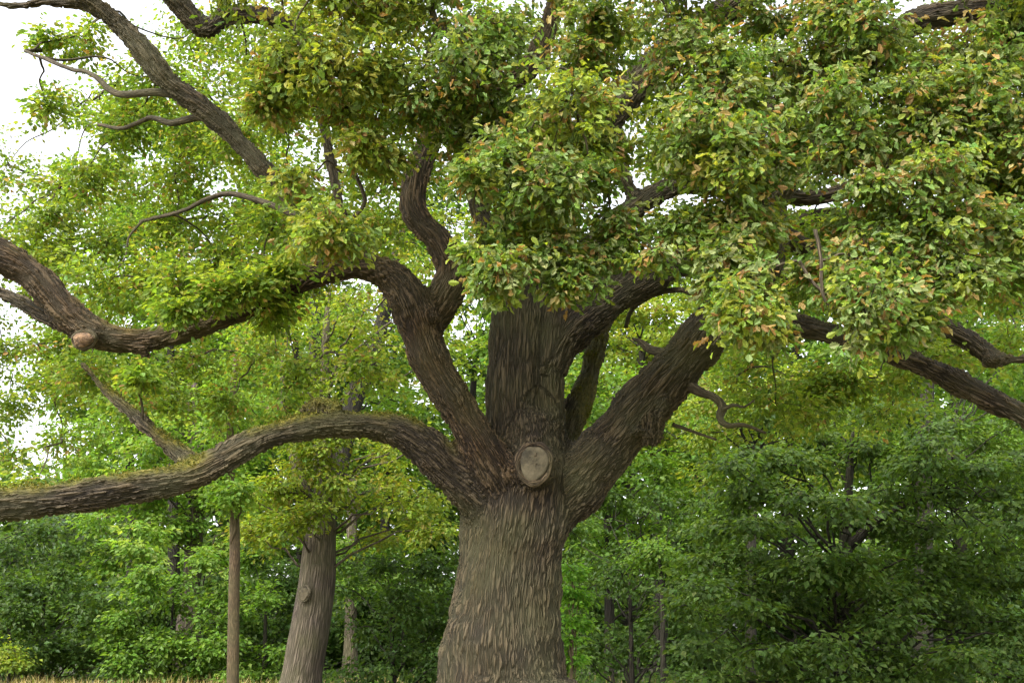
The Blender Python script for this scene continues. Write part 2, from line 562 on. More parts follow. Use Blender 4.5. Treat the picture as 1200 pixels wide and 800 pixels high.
limb('limb', 'long limb sweeping out level then sinking away from the massive straight limb',
     (858, 362, 10.7, 42), (895, 372, 10.5, 36), (940, 383, 10.3, 33), (985, 394, 10.1, 32), (1040, 412, 9.9, 30), (1100, 436, 9.7, 32), (1150, 462, 9.5, 34),
     (1200, 487, 9.3, 33), (1270, 520, 9.0, 32), (1360, 550, 8.7, 28))
limb('limb', 'dark elbowed limb dropping among the drooping leaf sprays',
     (905, 270, 10.7, 30), (960, 300, 10.9, 27), (1030, 338, 11.0, 26), (1090, 372, 11.0, 27), (1135, 398, 11.0, 27), (1166, 420, 11.0, 24), (1200, 420, 10.9, 15), (1270, 408, 10.8, 12))
limb('limb', 'low limb arching out over the slender trunk, olive moss along its top',
     (600, 612, 10.95, 70), (562, 580, 10.75, 66), (530, 553, 10.6, 58), (497, 524, 10.5, 50), (458, 502, 10.4, 43), (405, 498, 10.2, 38), (355, 501, 10.0, 37), (305, 515, 9.8, 37),
     (258, 540, 9.6, 41), (220, 558, 9.5, 45), (155, 570, 9.3, 42), (80, 583, 9.0, 44), (0, 591, 8.8, 46), (-90, 600, 8.5, 44), (-200, 600, 8.2, 40))
limb('limb', 'mossy side limb climbing from the low arching limb',
     (235, 552, 9.6, 34), (205, 527, 9.65, 26), (178, 505, 9.7, 22), (152, 482, 9.8, 19), (125, 458, 9.9, 16), (95, 425, 10.1, 12))
limb('limb', 'reddish brown limb rising from the trunk to a wide mossy fork',
     (620, 625, 11.0, 60), (592, 570, 10.66, 60), (562, 520, 10.45, 52), (531, 468, 10.35, 51), (506, 425, 10.3, 54), (492, 385, 10.3, 60), (478, 350, 10.25, 56), (458, 325, 10.2, 48),
     (428, 312, 10.1, 42), (375, 318, 10.0, 36), (305, 350, 9.9, 38), (232, 380, 9.8, 40), (168, 398, 9.7, 36), (115, 392, 9.6, 42), (78, 366, 9.5, 48), (42, 325, 9.4, 44), (2, 301, 9.3, 43),
     (-60, 270, 9.1, 40), (-160, 250, 8.8, 34))
limb('limb', 'crooked reddish limb climbing out of the wide fork behind the leaves',
     (495, 388, 10.32, 54), (516, 358, 10.35, 48), (531, 322, 10.4, 43), (517, 288, 10.4, 40), (487, 252, 10.4, 37), (486, 215, 10.4, 36), (497, 182, 10.45, 36), (520, 140, 10.5, 33),
     (568, 108, 10.5, 31), (618, 84, 10.45, 30), (644, 25, 10.3, 28), (656, -35, 10.0, 26), (640, -110, 9.2, 23), (600, -165, 8.2, 19))
limb('limb', 'slim limb forking level from the crooked bend beside a round knot',
     (92, 388, 9.6, 30), (60, 374, 9.7, 24), (30, 357, 9.8, 21), (0, 343, 9.9, 20), (-70, 310, 10.0, 17))
limb('limb', 'long limb slanting up into open sky from the level forked limb',
     (440, 315, 10.15, 30), (405, 287, 10.05, 26), (355, 243, 9.95, 24), (310, 199, 9.85, 27), (265, 151, 9.8, 29), (225, 117, 9.75, 33), (196, 95, 9.7, 34), (160, 50, 9.65, 32),
     (130, 22, 9.6, 28), (98, 5, 9.6, 19), (60, 2, 9.6, 15), (12, 6, 9.6, 13), (-60, -10, 9.6, 10))
limb('limb', 'side limb leaving the long slanting limb upwards near its tip',
     (150, 40, 9.65, 26), (118, 8, 9.5, 24), (90, -12, 9.4, 22), (40, -50, 9.2, 18))
limb('limb', 'kinked limb crossing high between pale leaf tips',
     (412, 292, 10.1, 15), (397, 232, 10.1, 15), (387, 185, 10.1, 16), (374, 115, 10.0, 20), (363, 58, 9.95, 25), (343, 32, 9.9, 26), (308, 20, 9.85, 26), (266, 18, 9.8, 27), (241, 35, 9.75, 26),
     (222, 18, 9.7, 29), (198, -8, 9.6, 28), (150, -60, 9.4, 24))
limb('stem', 'slender pale stem tucked against the shaded flank of the central stem',
     (600, 590, 11.3, 56), (598, 500, 11.35, 40), (598, 410, 11.4, 34), (590, 330, 11.4, 33), (572, 275, 11.35, 28), (558, 230, 11.3, 25), (548, 165, 11.3, 22), (520, 60, 11.3, 18))
limb('limb', 'short mossy limb standing up behind the central stem',
     (648, 535, 11.35, 56), (668, 492, 11.55, 42), (688, 448, 11.8, 32), (696, 418, 12.0, 28), (712, 370, 12.5, 24), (760, 300, 13.2, 20))
limb('limb', 'dark thin stem joining the upper limbs among leaves',
     (750, 246, 11.25, 24), (735, 215, 11.2, 20), (728, 190, 11.15, 19), (722, 150, 11.1, 22))
limb('limb', 'high limb reaching level above the drooping leaf mass',
     (905, 250, 10.6, 26), (960, 150, 10.2, 30), (1020, 70, 10.0, 32), (1068, 28, 9.9, 33), (1130, 14, 9.8, 34), (1190, 8, 9.7, 30), (1270, -10, 9.5, 24))
limb('limb', 'far limb spreading behind the massive straight limb',
     (650, 380, 11.3, 42), (720, 320, 12.4, 34), (820, 300, 13.5, 28), (940, 330, 14.5, 22), (1060, 360, 15.2, 16))

SK, SKR, SKT, SKN, SKB, SKS, SKL = [], [], [], [], [], [], []
tubes = Tubes()
for li, (nm, lab, pts) in enumerate(LIMBS):
    ctl = np.array([np.append(P(a, b, y), R(a, b, y, w)) for a, b, y, w in pts])
    ctl[:, 3] *= {'limb': 0.88, 'stem': 0.90}.get(nm, 1.0)
    path = catmull(ctl, 0.10)
    # small bends so that no limb runs like a pipe
    if nm == 'limb':
        s = np.arange(len(path)) * 0.1
        path[:, 3] *= 1 + 0.05 * np.sin(s * 5.3 + li) + 0.035 * np.sin(s * 11.0 + 2 * li)
    tubes.add(path, 20, lump=0.06)
    c = path[:, :3]
    T, N_, B_ = frames(c)
    sl = np.concatenate([[0], np.cumsum(np.linalg.norm(np.diff(c, axis=0), axis=1))])
    SK.append(c); SKR.append(path[:, 3]); SKT.append(T); SKN.append(N_); SKB.append(B_); SKS.append(sl); SKL.append(np.full(len(c), li))
SK, SKR, SKT, SKN, SKB, SKS, SKL = map(np.concatenate, (SK, SKR, SKT, SKN, SKB, SKS, SKL))


def lumps(px, py, Y, r, dx=0, dy=0, dz=0, l=0.1):
    """burl: a few short fat overlapping tubes"""
    p = P(px, py, Y)
    for k in range(5):
        a = p + rng.normal(size=3) * r * 0.45
        b = a + unit(np.array([dx, dy, dz]) + rng.normal(size=3) * 0.4) * l
        tubes.add(catmull(np.array([np.append(a, r * 0.5), np.append((a + b) / 2, r * rng.uniform(.6, .8)), np.append(b, r * 0.35)]), 0.03), 12)


lumps(374, 483, 10.1, 0.15, 0, 0, 1, 0.10)
lumps(372, 474, 10.1, 0.09, 0, 0, 1, 0.05)
lumps(758, 500, 10.6, 0.13, 0.4, -0.5, -0.5, 0.07)
lumps(783, 472, 10.6, 0.10, 0.4, -0.5, -0.5, 0.06)
lumps(99, 400, 9.48, 0.12, 0.1, -0.6, -0.6, 0.08)
lumps(470, 355, 10.15, 0.12, -0.3, -0.5, 0, 0.08)
lumps(500, 372, 10.1, 0.16, 0, -1, 0, 0.08)
lumps(165, 406, 9.65, 0.10, 0, -0.3, -1, 0.05)
lumps(1162, 424, 10.95, 0.10, 0, -0.3, -1, 0.08)
# root buttresses
for k in range(9):
    an = k * 2 * math.pi / 9 + rng.uniform(-.2, .2)
    c0 = P(594, 870, 11.0)
    dirv = np.array([math.cos(an), math.sin(an), 0])
    L = rng.uniform(1.1, 1.5)
    pts = np.array([np.append(c0 + dirv * 0.5 + [0, 0, .55], .22), np.append(np.array([c0[0], c0[1], 0]) + dirv * 0.85 + [0, 0, .22], .24), np.append(np.array([c0[0], c0[1], 0]) + dirv * L + [0, 0, -.05], .15)])
    tubes.add(catmull(pts, 0.08), 14)
# stub under the pruning scar
SC = P(626, 541, 10.24)
SCN = unit(np.array([-0.02, -1.0, 0.12]))
scr = R(626, 541, 10.24, 44)
tubes.add(catmull(np.array([np.append(SC - SCN * 0.55, scr * 1.5), np.append(SC - SCN * 0.22, scr * 1.22), np.append(SC - SCN * 0.02, scr * 1.0)]), 0.05), 20)

raw = tubes.mesh('oak_raw')
tmp = bpy.data.objects.new('oak_raw', raw)
COL.objects.link(tmp)
md = tmp.modifiers.new('r', 'REMESH')
md.mode = 'VOXEL'
VOX = 0.0285
md.voxel_size = VOX
dg = bpy.context.evaluated_depsgraph_get()
me = bpy.data.meshes.new_from_object(tmp.evaluated_get(dg))
bpy.data.objects.remove(tmp)
nv = len(me.vertices)
V = np.empty(nv * 3, np.float32); me.vertices.foreach_get('co', V); V = V.reshape(-1, 3).astype(np.float64)
E = np.empty(len(me.edges) * 2, np.int32); me.edges.foreach_get('vertices', E); E = E.reshape(-1, 2)
Q = np.empty(len(me.loops), np.int32); me.loops.foreach_get('vertex_index', Q); Q = Q.reshape(-1, 4)
deg = np.bincount(E.ravel(), minlength=nv).astype(float)


def lap(X):
    o = np.empty_like(X)
    for k in range(3):
        o[:, k] = np.bincount(E[:, 0], X[E[:, 1], k], nv) + np.bincount(E[:, 1], X[E[:, 0], k], nv)
    return o / deg[:, None]


for it in range(14):
    V = V + 0.55 * (lap(V) - V)
# second nearest limb tells where limbs meet: extra rounding there
sub = np.arange(0, len(SK), 1)
lab = np.zeros(nv, np.int32); idx = np.zeros(nv, np.int64); junc = np.zeros(nv)
order = np.argsort(SKL, kind='stable')
bounds = np.searchsorted(SKL[order], np.arange(len(LIMBS) + 1))
P32, V32 = SK.astype(np.float32), V.astype(np.float32)
p2 = (P32 ** 2).sum(1)
for a in range(0, nv, 20000):
    v = V32[a:a + 20000]
    d = np.sqrt(np.maximum((v ** 2).sum(1)[:, None] + p2[None] - 2 * v @ P32.T, 0)) - SKR[None].astype(np.float32)
    per = np.minimum.reduceat(d, bounds[:-1], axis=1)
    o = np.argsort(per, axis=1)[:, :2]
    lab[a:a + 20000] = o[:, 0]
    rowi = np.arange(len(v))
    junc[a:a + 20000] = per[rowi, o[:, 1]] - per[rowi, o[:, 0]]
    idx[a:a + 20000] = np.argmin(d, axis=1)
lab = SKL[idx]
jw = np.clip(1 - junc / 0.16, 0, 1)[:, None]
for it in range(30):
    V = V + 0.6 * jw * (lap(V) - V)
# slow swells over all the wood
from mathutils import noise as mnoise
dv = V - SK[idx]
along = np.sum(dv * SKT[idx], 1)
perp = dv - SKT[idx] * along[:, None]
nrm = unit(perp)
sw = np.array([mnoise.noise((x * 2.3, y * 2.3, z * 2.3)) for x, y, z in V])
V = V + nrm * (sw * 0.10 * SKR[idx])[:, None]
bark = np.stack([np.sum(perp * SKN[idx], 1), np.sum(perp * SKB[idx], 1), SKS[idx] + along], 1) + (lab * 3.7)[:, None]
# moss on the upward side of the low arch, its side limb and in the forks; rusty film on the reddish limb
mo = np.zeros(nv)
names = [l[1] for l in LIMBS]
n2 = np.array([mnoise.noise((x * 4, y * 4, z * 4)) for x, y, z in V])
for i, lb in enumerate(names):
    s_ = lab == i
    if 'moss along' in lb or 'mossy side' in lb:
        mo[s_] = np.clip((nrm[s_, 2] - 0.52 + n2[s_] * 0.55) * 3.0, 0, 1)
    elif 'reddish' in lb:
        mo[s_] = np.clip((nrm[s_, 2] - 0.65 + n2[s_] * 0.8) * 1.3, 0, 0.6)
    elif 'short mossy' in lb:
        mo[s_] = np.clip(0.35 + n2[s_] * 0.8, 0, 0.6)
    else:
        mo[s_] = np.clip((nrm[s_, 2] - 0.8 + n2[s_] * 0.6) * 1.2, 0, 0.45)
rust = np.zeros(nv)
for i, lb in enumerate(names):
    s_ = lab == i
    rust[s_] = np.clip((0.6 if 'reddish' in lb else 0.05) + n2[s_] * 0.5, 0, 1)
mr_ = np.stack([mo, rust, rust], 1)
for it in range(12):
    mr_ = mr_ + 0.6 * (lap(mr_) - mr_)
mo, rust = np.clip(mr_[:, 0] * 1.1, 0, 1), mr_[:, 1]
OAK = empty('oak_tree', (float(P(592, 880, 11)[0]), 11.0, 0.0))
tag(OAK, 'huge old oak with thick ridged trunk, sprawling mossy limbs and browning leaf tips', 'tree')
flab = lab[Q[:, 0]]
for i, (nm, lb, _) in enumerate(LIMBS):
    q = Q[flab == i]
    if not len(q): continue
    u, inv = np.unique(q.ravel(), return_inverse=True)
    part = np_mesh(nm, V[u], inv, np.arange(len(q)) * 4, {'bark': ('FLOAT_VECTOR', bark[u]), 'moss': ('FLOAT', mo[u]), 'rust': ('FLOAT', rust[u])}, True)
    part.materials.append(M_OAK)
    o = bpy.data.objects.new(nm, part)
    o['label'] = lb
    place(o, OAK)
bpy.data.meshes.remove(me); bpy.data.meshes.remove(raw)

# fuzz of moss standing on the low arch
mi = np.where((mo > 0.6) & (n2 > 0.0))[0]
mi = mi[rng.integers(0, len(mi), 6000)]
mp_ = V[mi] + rng.normal(size=(len(mi), 3)) * 0.012
md_ = nrm[mi] + rng.normal(size=(len(mi), 3)) * 0.55
mlv = [mp_, md_, rng.normal(size=(len(mi), 3)), rng.uniform(0.010, 0.028, len(mi)), palette([(0.09, 0.10, 0.018), (0.14, 0.125, 0.022), (0.06, 0.075, 0.015)], [2, 2, 1], len(mi))]
mm_ = leaf_mesh('moss', FARLEAF, mlv); mm_.materials.append(leaf_material('moss', 0.8, 0.25, 0.1))
tag(place(bpy.data.objects.new('moss', mm_), OAK), 'olive moss fuzz along the top of the low limb', kind='stuff')

# pruning scars: pale weathered discs ringed by rolled callus
M_CUT, t_, N_c, L_c, bs_, out_ = new_mat('weathered_cut_wood')
tc = N_c.new('ShaderNodeTexCoord')
wv = N_c.new('ShaderNodeTexNoise'); wv.inputs['Scale'].default_value = 5; wv.inputs['Detail'].default_value = 8; wv.inputs['Roughness'].default_value = 0.7
L_c.new(tc.outputs['Object'], wv.inputs['Vector'])
rp = ramp(N_c, [(0.38, (0.022, 0.018, 0.009)), (0.48, (0.056, 0.045, 0.024)), (0.66, (0.108, 0.088, 0.052))])
L_c.new(wv.outputs['Fac'], rp.inputs[0]); L_c.new(rp.outputs[0], bs_.inputs['Base Color'])
bs_.inputs['Roughness'].default_value = 0.9
bp = N_c.new('ShaderNodeBump'); bp.inputs['Distance'].default_value = 0.02
L_c.new(wv.outputs['Fac'], bp.inputs['Height']); L_c.new(bp.outputs[0], bs_.inputs['Normal'])


def scar(name, label, c, n, rx, rz, parent, dome=0.25, ring=True, mat_ring=None, face=None):
    n = unit(np.asarray(n, float))
    sx = unit(np.cross(np.array([0, 0, 1.0]), n)); sz = np.cross(n, sx)
    rings = 9; seg = 36
    vs = [c + n * dome * rx * 0.5]
    th = np.linspace(0, 2 * np.pi, seg, endpoint=False)
    wob = 1 + 0.06 * np.sin(2 * th + 1) + 0.07 * np.sin(3 * th + .6) + 0.02 * np.sin(7 * th)
    for k in range(1, rings + 1):
        f = k / rings
        z = dome * rx * (0.5 * (1 - f * f)) - (0.10 if k == rings else 0)
        for j in range(seg):
            vs.append(c + (sx * rx * math.cos(th[j]) + sz * rz * math.sin(th[j])) * f * wob[j] + n * (z + rng.normal() * 0.003))
    lo, st, m = [], [], 0
    for j in range(seg):
        lo += [0, 1 + j, 1 + (j + 1) % seg]; st.append(m); m += 3
    for k in range(rings - 1):
        for j in range(seg):
            a = 1 + k * seg
            lo += [a + j, a + seg + j, a + seg + (j + 1) % seg, a + (j + 1) % seg]; st.append(m); m += 4
    me_ = np_mesh(name, np.array(vs), np.array(lo), np.array(st), None, True)
    me_.materials.append(face or M_CUT)
    o = bpy.data.objects.new(name, me_)
    o['label'] = label
    place(o, parent)
    if ring:
        tb = Tubes()
        pts = np.array([np.append(c + (sx * rx * 1.04 * math.cos(a) + sz * rz * 1.04 * math.sin(a)) * (1 + 0.05 * math.sin(2 * a + 1)) - n * 0.03, rx * (0.20 + 0.06 * math.sin(3 * a) + .04 * math.sin(7 * a)))
                        for a in np.linspace(0, 2 * np.pi, 40)])
        tb.add(pts, 10, lump=0.1, cap=False)
        m2 = tb.mesh('callus')
        m2.materials.append(mat_ring)
        place(bpy.data.objects.new('callus', m2), o)
    return o


M_CALLUS = bark_material('callus_bark', (0.108, 0.075, 0.043), (0.02, 0.013, 0.0075), (0.155, 0.115, 0.071), cell=0.025, depth=0.012, moss=False, disp=False)
scar('pruning_scar', 'pale oval scar of a sawn-off limb', SC - SCN * 0.03, SCN, scr * 0.80, scr * 1.10, OAK, mat_ring=M_CALLUS)
M_KNOT, t_, N_k, L_k, bs_k, out_ = new_mat('rusty_knot')
tck = N_k.new('ShaderNodeTexCoord'); nk = N_k.new('ShaderNodeTexNoise'); nk.inputs['Scale'].default_value = 30; nk.inputs['Detail'].default_value = 6
L_k.new(tck.outputs['Object'], nk.inputs['Vector'])
rk = ramp(N_k, [(0.35, (0.05, 0.028, 0.014)), (0.65, (0.17, 0.10, 0.05))])
L_k.new(nk.outputs['Fac'], rk.inputs[0]); L_k.new(rk.outputs[0], bs_k.inputs['Base Color']); bs_k.inputs['Roughness'].default_value = 0.9
bk_ = N_k.new('ShaderNodeBump'); bk_.inputs['Distance'].default_value = 0.02
L_k.new(nk.outputs['Fac'], bk_.inputs['Height']); L_k.new(bk_.outputs[0], bs_k.inputs['Normal'])
scar('knot', 'round rusty knot at the crook of a limb', P(97, 398, 9.36), (0.0, -1, -0.25), 0.10, 0.085, OAK, dome=0.9, mat_ring=M_CALLUS, face=M_KNOT)

def burl(label, c, r, squash, moss, n_out):
    import bmesh
    bm = bmesh.new()
    bmesh.ops.create_icosphere(bm, subdivisions=5, radius=1.0)
    co = np.array([v.co[:] for v in bm.verts])
    d_ = np.array([mnoise.fractal((x * 1.6 + c[0], y * 1.6 + c[1], z * 1.6), 1.0, 2.0, 3) for x, y, z in co])
    d2 = np.array([abs(mnoise.noise((x * 4 + c[0], y * 4, z * 4 + c[2]))) for x, y, z in co])
    pos = np.asarray(c) + co * np.asarray(squash) * r * (1 + 0.30 * d_ + 0.22 * d2)[:, None]
    fl = np.array([v.index for f in bm.faces for v in f.verts]); bm.free()
    m_ = np_mesh('burl', pos, fl, np.arange(len(fl) // 3) * 3, {'bark': ('FLOAT_VECTOR', (pos - c) * [1, 1, .35] + 5), 'moss': ('FLOAT', np.clip(moss * (co[:, 2] * 1.2 + .3), 0, 1)), 'rust': ('FLOAT', np.full(len(co), .3))}, True)
    m_.materials.append(M_OAK)
    o = bpy.data.objects.new('burl', m_); o['label'] = label
    place(o, OAK)


burl('mossy knobbly burl on top of the low arch', P(374, 482, 10.15), 0.16, (1.1, 0.9, 0.75), 0.8, None)
burl('rough swollen burl under the massive limb', P(764, 502, 10.62), 0.15, (0.8, 0.9, 1.25), 0.0, None)

# free-hanging small branches that show one by one
SMALL = [
    ('bare pale twig bending across the leaf mass', [(500, -25, 7.9, 9), (505, 0, 7.9, 8), (515, 30, 7.9, 8), (545, 50, 7.9, 8), (575, 52, 7.95, 7), (605, 50, 8.0, 6), (640, 76, 8.0, 4)]),
    ('bare pale twig forking down from another', [(515, 31, 7.9, 7), (506, 52, 7.95, 6), (500, 76, 8.0, 4)]),
    ('pale twig dropping beside the massive limb', [(905, 118, 8.4, 10), (897, 142, 8.3, 11), (886, 165, 8.25, 10), (872, 194, 8.2, 8)]),
    ('hooked twig beside the dropping pale twig', [(897, 140, 8.3, 8), (872, 145, 8.4, 8), (858, 160, 8.5, 8), (852, 180, 8.5, 6)]),
    ('thin pale twig curving below the leaves', [(955, 270, 7.6, 5), (962, 300, 7.6, 4.5), (965, 348, 7.6, 4), (983, 366, 7.6, 3), (1010, 376, 7.6, 2)]),
    ('thin pale twig crossing another', [(937, 305, 7.7, 4), (952, 330, 7.65, 4), (967, 346, 7.6, 4)]),
    ('pale wiry twig hooked above the level limb', [(408, 190, 8.6, 5), (420, 215, 8.6, 5), (425, 235, 8.6, 5), (416, 250, 8.6, 5), (400, 262, 8.6, 5), (393, 280, 8.6, 4)]),
    ('twisted dead branch under the massive limb', [(795, 445, 10.75, 20), (815, 458, 10.6, 13), (834, 465, 10.5, 10), (845, 476, 10.45, 11), (842, 490, 10.4, 9), (852, 500, 10.3, 7), (870, 499, 10.25, 5), (895, 508, 10.2, 3)]),
    ('thin spur off the twisted dead branch', [(843, 484, 10.42, 6), (858, 476, 10.3, 4), (872, 478, 10.2, 3), (884, 470, 10.1, 2)]),
    ('short dark branch stub on the massive limb', [(805, 428, 10.85, 15), (778, 414, 11.1, 11), (762, 410, 11.3, 10), (750, 402, 11.4, 7), (741, 398, 11.5, 3)]),
    ('thin arching branch over the massive limb', [(733, 384, 12.0, 5), (742, 362, 12.0, 6), (768, 344, 11.9, 7), (800, 340, 11.8, 7), (835, 350, 11.3, 8)]),
    ('thin dark branch lacing the open sky', [(30, 60, 10.8, 3), (55, 70, 10.6, 5), (80, 80, 10.4, 5), (105, 86, 10.2, 6), (135, 108, 10.0, 8), (180, 106, 9.85, 9), (218, 112, 9.75, 11)]),
    ('crooked thin branch under the slanting limb', [(262, 150, 9.8, 12), (235, 138, 9.9, 9), (205, 145, 10.1, 8), (180, 138, 10.3, 6), (150, 150, 10.5, 5), (120, 147, 10.7, 4)]),
    ('dark branch above the level limb', [(420, 300, 10.2, 12), (350, 255, 11.0, 8), (270, 228, 11.6, 7), (215, 248, 12.0, 5), (165, 262, 12.3, 4)]),
    ('bare dead spur above the burl', [(840, 515, 10.7, 3), (815, 506, 10.75, 4), (790, 497, 10.75, 5)]),
]
SMALLP = []
for lb, pts in SMALL:
    path = catmull(np.array([np.append(P(a, b, y), R(a, b, y, w)) for a, b, y, w in pts]), 0.05)
    path[:, :3] += np.cumsum(rng.normal(size=(len(path), 3)) * 0.0025, 0)
    SMALLP.append(path[::3, :3])
    tb = Tubes(); tb.add(path, 9, lump=0.12, off=rng.uniform(0, 9))
    me_ = tb.mesh('branch'); me_.materials.append(M_BRANCH)
    o = bpy.data.objects.new('branch', me_); o['label'] = lb
    place(o, OAK)

# ------------------------------------------------------------------ oak foliage
PAL = [(0.146, 0.205, 0.068), (0.096, 0.166, 0.028), (0.205, 0.256, 0.034), (0.215, 0.250, 0.105), (0.124, 0.194, 0.038)]
PAL_Y = [(0.215, 0.262, 0.034), (0.150, 0.218, 0.030), (0.250, 0.268, 0.048), (0.138, 0.198, 0.055)]
PALW = [3, 2.2, 2.4, 2.2, 2.8]
BROWN = [(0.30, 0.175, 0.060), (0.33, 0.235, 0.090), (0.24, 0.145, 0.055), (0.30, 0.25, 0.10)]
MIDPAL = [(0.152, 0.225, 0.030), (0.116, 0.192, 0.028), (0.205, 0.260, 0.036), (0.180, 0.200, 0.040), (0.103, 0.172, 0.028)]
MIDW = [3, 2.5, 2.5, 1.0, 1.8]
twigs = Tubes()
branches = Tubes()
near_leaves, mid_leaves = [], []


NODES = [SK[i] for i in range(0, len(SK), 2)] + [p for q in SMALLP for p in q]


def attach(c, rad, r0=0.022, hang=0.7):
    """carry a branch to a clump of leaves from the nearest limb or from a clump hanging above it"""
    pts = np.array(NODES)
    dd = np.linalg.norm(pts - c, axis=1) + np.where(pts[:, 2] < c[2] - 0.1, hang, 0)
    dd[dd < 0.12] = 9
    a = pts[np.argmin(dd)]
    L = np.linalg.norm(a - c)
    p = sag_path(a, np.asarray(c), r0 * 0.7 + 0.003 * L, 0.006, 0.10, 6)
    branches.add(catmull(p, max(0.08, L / 14)), 6, lump=0.1, off=rng.uniform(0, 20))
    NODES.append(np.asarray(c))


def oak_clump(px, py, Y, rpx, near=True, dens=1.0, accent=0.10, size=None, flatz=0.8):
    c = P(px, py, Y)
    r = R(px, py, Y, 2 * rpx)
    rad = np.array([r, r * 0.95, r * flatz]) * (rng.uniform(0.95, 1.6, 3) if near else rng.uniform(0.8, 1.4, 3))
    if near:
        lv, e, tw = fill_blob(c, rad, max(4, int(15 * dens)), 9, 6, size or 0.083, PAL_Y if px < 470 + rng.uniform(-60, 60) or rng.random() < 0.18 else PAL, None, spread=0.085, up=0.45, outw=0.55, rnd=0.5, droop=0.45, accent=(BROWN, accent * (1.5 if px > 740 else 1.0)))
        near_leaves.append(lv)
    else:
        lv, e, tw = fill_blob(c, rad, max(5, int(14 * dens)), 9, 8, size or 0.082, MIDPAL, MIDW, spread=0.12, up=0.8, outw=0.25, rnd=0.45, droop=0.3, accent=(BROWN, accent * 0.35))
        mid_leaves.append(lv)
    attach(c, rad, 0.016 if near else 0.02, 0.7 if near else 0.0)
    for k in range(0, len(e), 1 if near else 3):
        branches.add(sag_path(c, e[k], 0.007, 0.003, 0.12, 4), 3, off=k, cap=False)
    if near:
        prisms(twigs, tw[0][::2], tw[1][::2], 0.0025, 0.0015)


NEAR = []
def row(y, xs, Y=8.3, r=46, jit=12, **k):
    for x in xs:
        NEAR.append((x + rng.uniform(-jit, jit), y + rng.uniform(-jit, jit), Y + rng.uniform(-0.7, 0.7), r * rng.uniform(0.8, 1.2), k))
row(-40, range(300, 1300, 75), 8.3, 52)
row(20, (415, 470, 560, 610, 690, 790, 850, 905, 960, 1015, 1120, 1170, 1230))
row(70, (345, 400, 455, 530, 585, 680, 790, 850, 905, 960, 1020, 1080, 1140, 1195, 1240))
row(120, (330, 385, 440, 500, 555, 610, 660, 700, 815, 865, 925, 980, 1040, 1100, 1160, 1215))
row(165, (430, 540, 595, 650, 690, 800, 845, 925, 985, 1040, 1095, 1150, 1210))
row(215, (450, 555, 600, 650, 690, 800, 850, 890, 1030, 1085, 1140, 1195, 1250), r=42)
row(265, (395, 455, 600, 650, 720, 810, 860, 905, 985, 1045, 1110, 1170, 1230), r=40)
row(310, (590, 655, 845, 890, 940, 1010, 1065, 1130, 1190, 1250), r=36)
row(350, (870, 910, 1050, 1010), r=34, Y=7.9)
row(385, (1040,), r=26, Y=7.7, jit=4)
NEAR += [(372, 262, 8.2, 30, {}), (345, 205, 8.2, 26, {'dens': .7}), (330, 75, 8.0, 34, {}), (315, 120, 8.1, 26, {}), (575, 320, 8.0, 22, {'dens': .6}), (672, 325, 8.0, 26, {'dens': .6}),
         (770, 300, 8.0, 24, {'dens': .6}), (885, 375, 7.8, 26, {'dens': .7}), (860, 345, 7.8, 28, {})]
OPEN = [(497, 190, 40), (484, 245, 46), (525, 285, 40), (540, 240, 20), (735, 95, 30), (765, 228, 34), (768, 118, 14), (733, 200, 12), (620, 80, 22), (972, 228, 26), (648, 10, 18), (900, 320, 22), (945, 300, 20), (520, 300, 34), (420, 225, 22), (575, 270, 16), (350, 160, 26), (860, 5, 18), (1110, 12, 34)]
kept = []
for x, y, Y, r, k in NEAR:
    for ox, oy, orad in OPEN:
        d_ = math.hypot(x - ox, y - oy)
        if d_ < orad * 0.8 + r * 1.0:
            r = max(0, (d_ - orad * 0.8) / 1.0)
    if r > 16:
        kept.append((x, y, Y, r, dict(k, dens=k.get('dens', 1.0) * min(1, (r / 36) ** 1.2))))
kept.sort(key=lambda q: q[1])
for x, y, Y, r in ((850, 300, 7.9, 34), (880, 335, 7.8, 34), (905, 368, 7.8, 24), (862, 372, 7.9, 24), (1000, 335, 7.8, 34), (1045, 368, 7.7, 26), (1085, 335, 8, 34), (960, 320, 8.2, 30),
                   (560, 300, 8.0, 20), (590, 285, 8.1, 28), (640, 285, 8.1, 30), (665, 335, 8.0, 16), (690, 300, 8.1, 22), (730, 285, 8.2, 20), (560, 150, 8.6, 40), (640, 140, 8.6, 40), (690, 60, 8.8, 40), (700, 180, 8.6, 26),
                   (560, 200, 8.5, 30), (620, 215, 8.4, 36), (440, 180, 8.4, 24), (800, 260, 8.3, 30), (790, 180, 8.5, 30)):
    kept.append((x, y, Y, r, dict(dens=min(1, (r / 36) ** 1.2))))
for x, y, Y, r, k in kept:
    oak_clump(x, y, Y, r, True, **k)

MID = []
def mrow(y, xs, Y=13.5, r=50, jit=16, **k):
    for x in xs:
        MID.append((x + rng.uniform(-jit, jit), y + rng.uniform(-jit, jit), Y + rng.uniform(-1.6, 1.6), r * rng.uniform(.8, 1.2), k))
# behind and above the limbs on the left
mrow(40, (230, 290, 350), 12.5)
mrow(95, (175, 250, 300, 350), 12.5)
mrow(55, (60, 110), 11.8, 30, dens=.45)
mrow(110, (60, 130), 12.0, 30, dens=.45)
mrow(150, (150, 215, 280, 340, 400))
mrow(205, (15, 60, 105), 13.5, 40, dens=.8)
mrow(150, (100, 140), 13, 34, dens=.7)
mrow(215, (150, 220, 290, 350, 420, 470))
mrow(270, (0, 60, 130, 200, 260, 330, 400, 450))
mrow(315, (110, 180, 240, 300, 360), 12.5, 42)
mrow(345, (200, 260, 320), 11.0, 36)
mrow(430, (120, 180, 240, 300, 360, 420), 13.0, 44, dens=.6)
mrow(470, (140, 200, 260, 320), 13.0, 36, dens=.6)
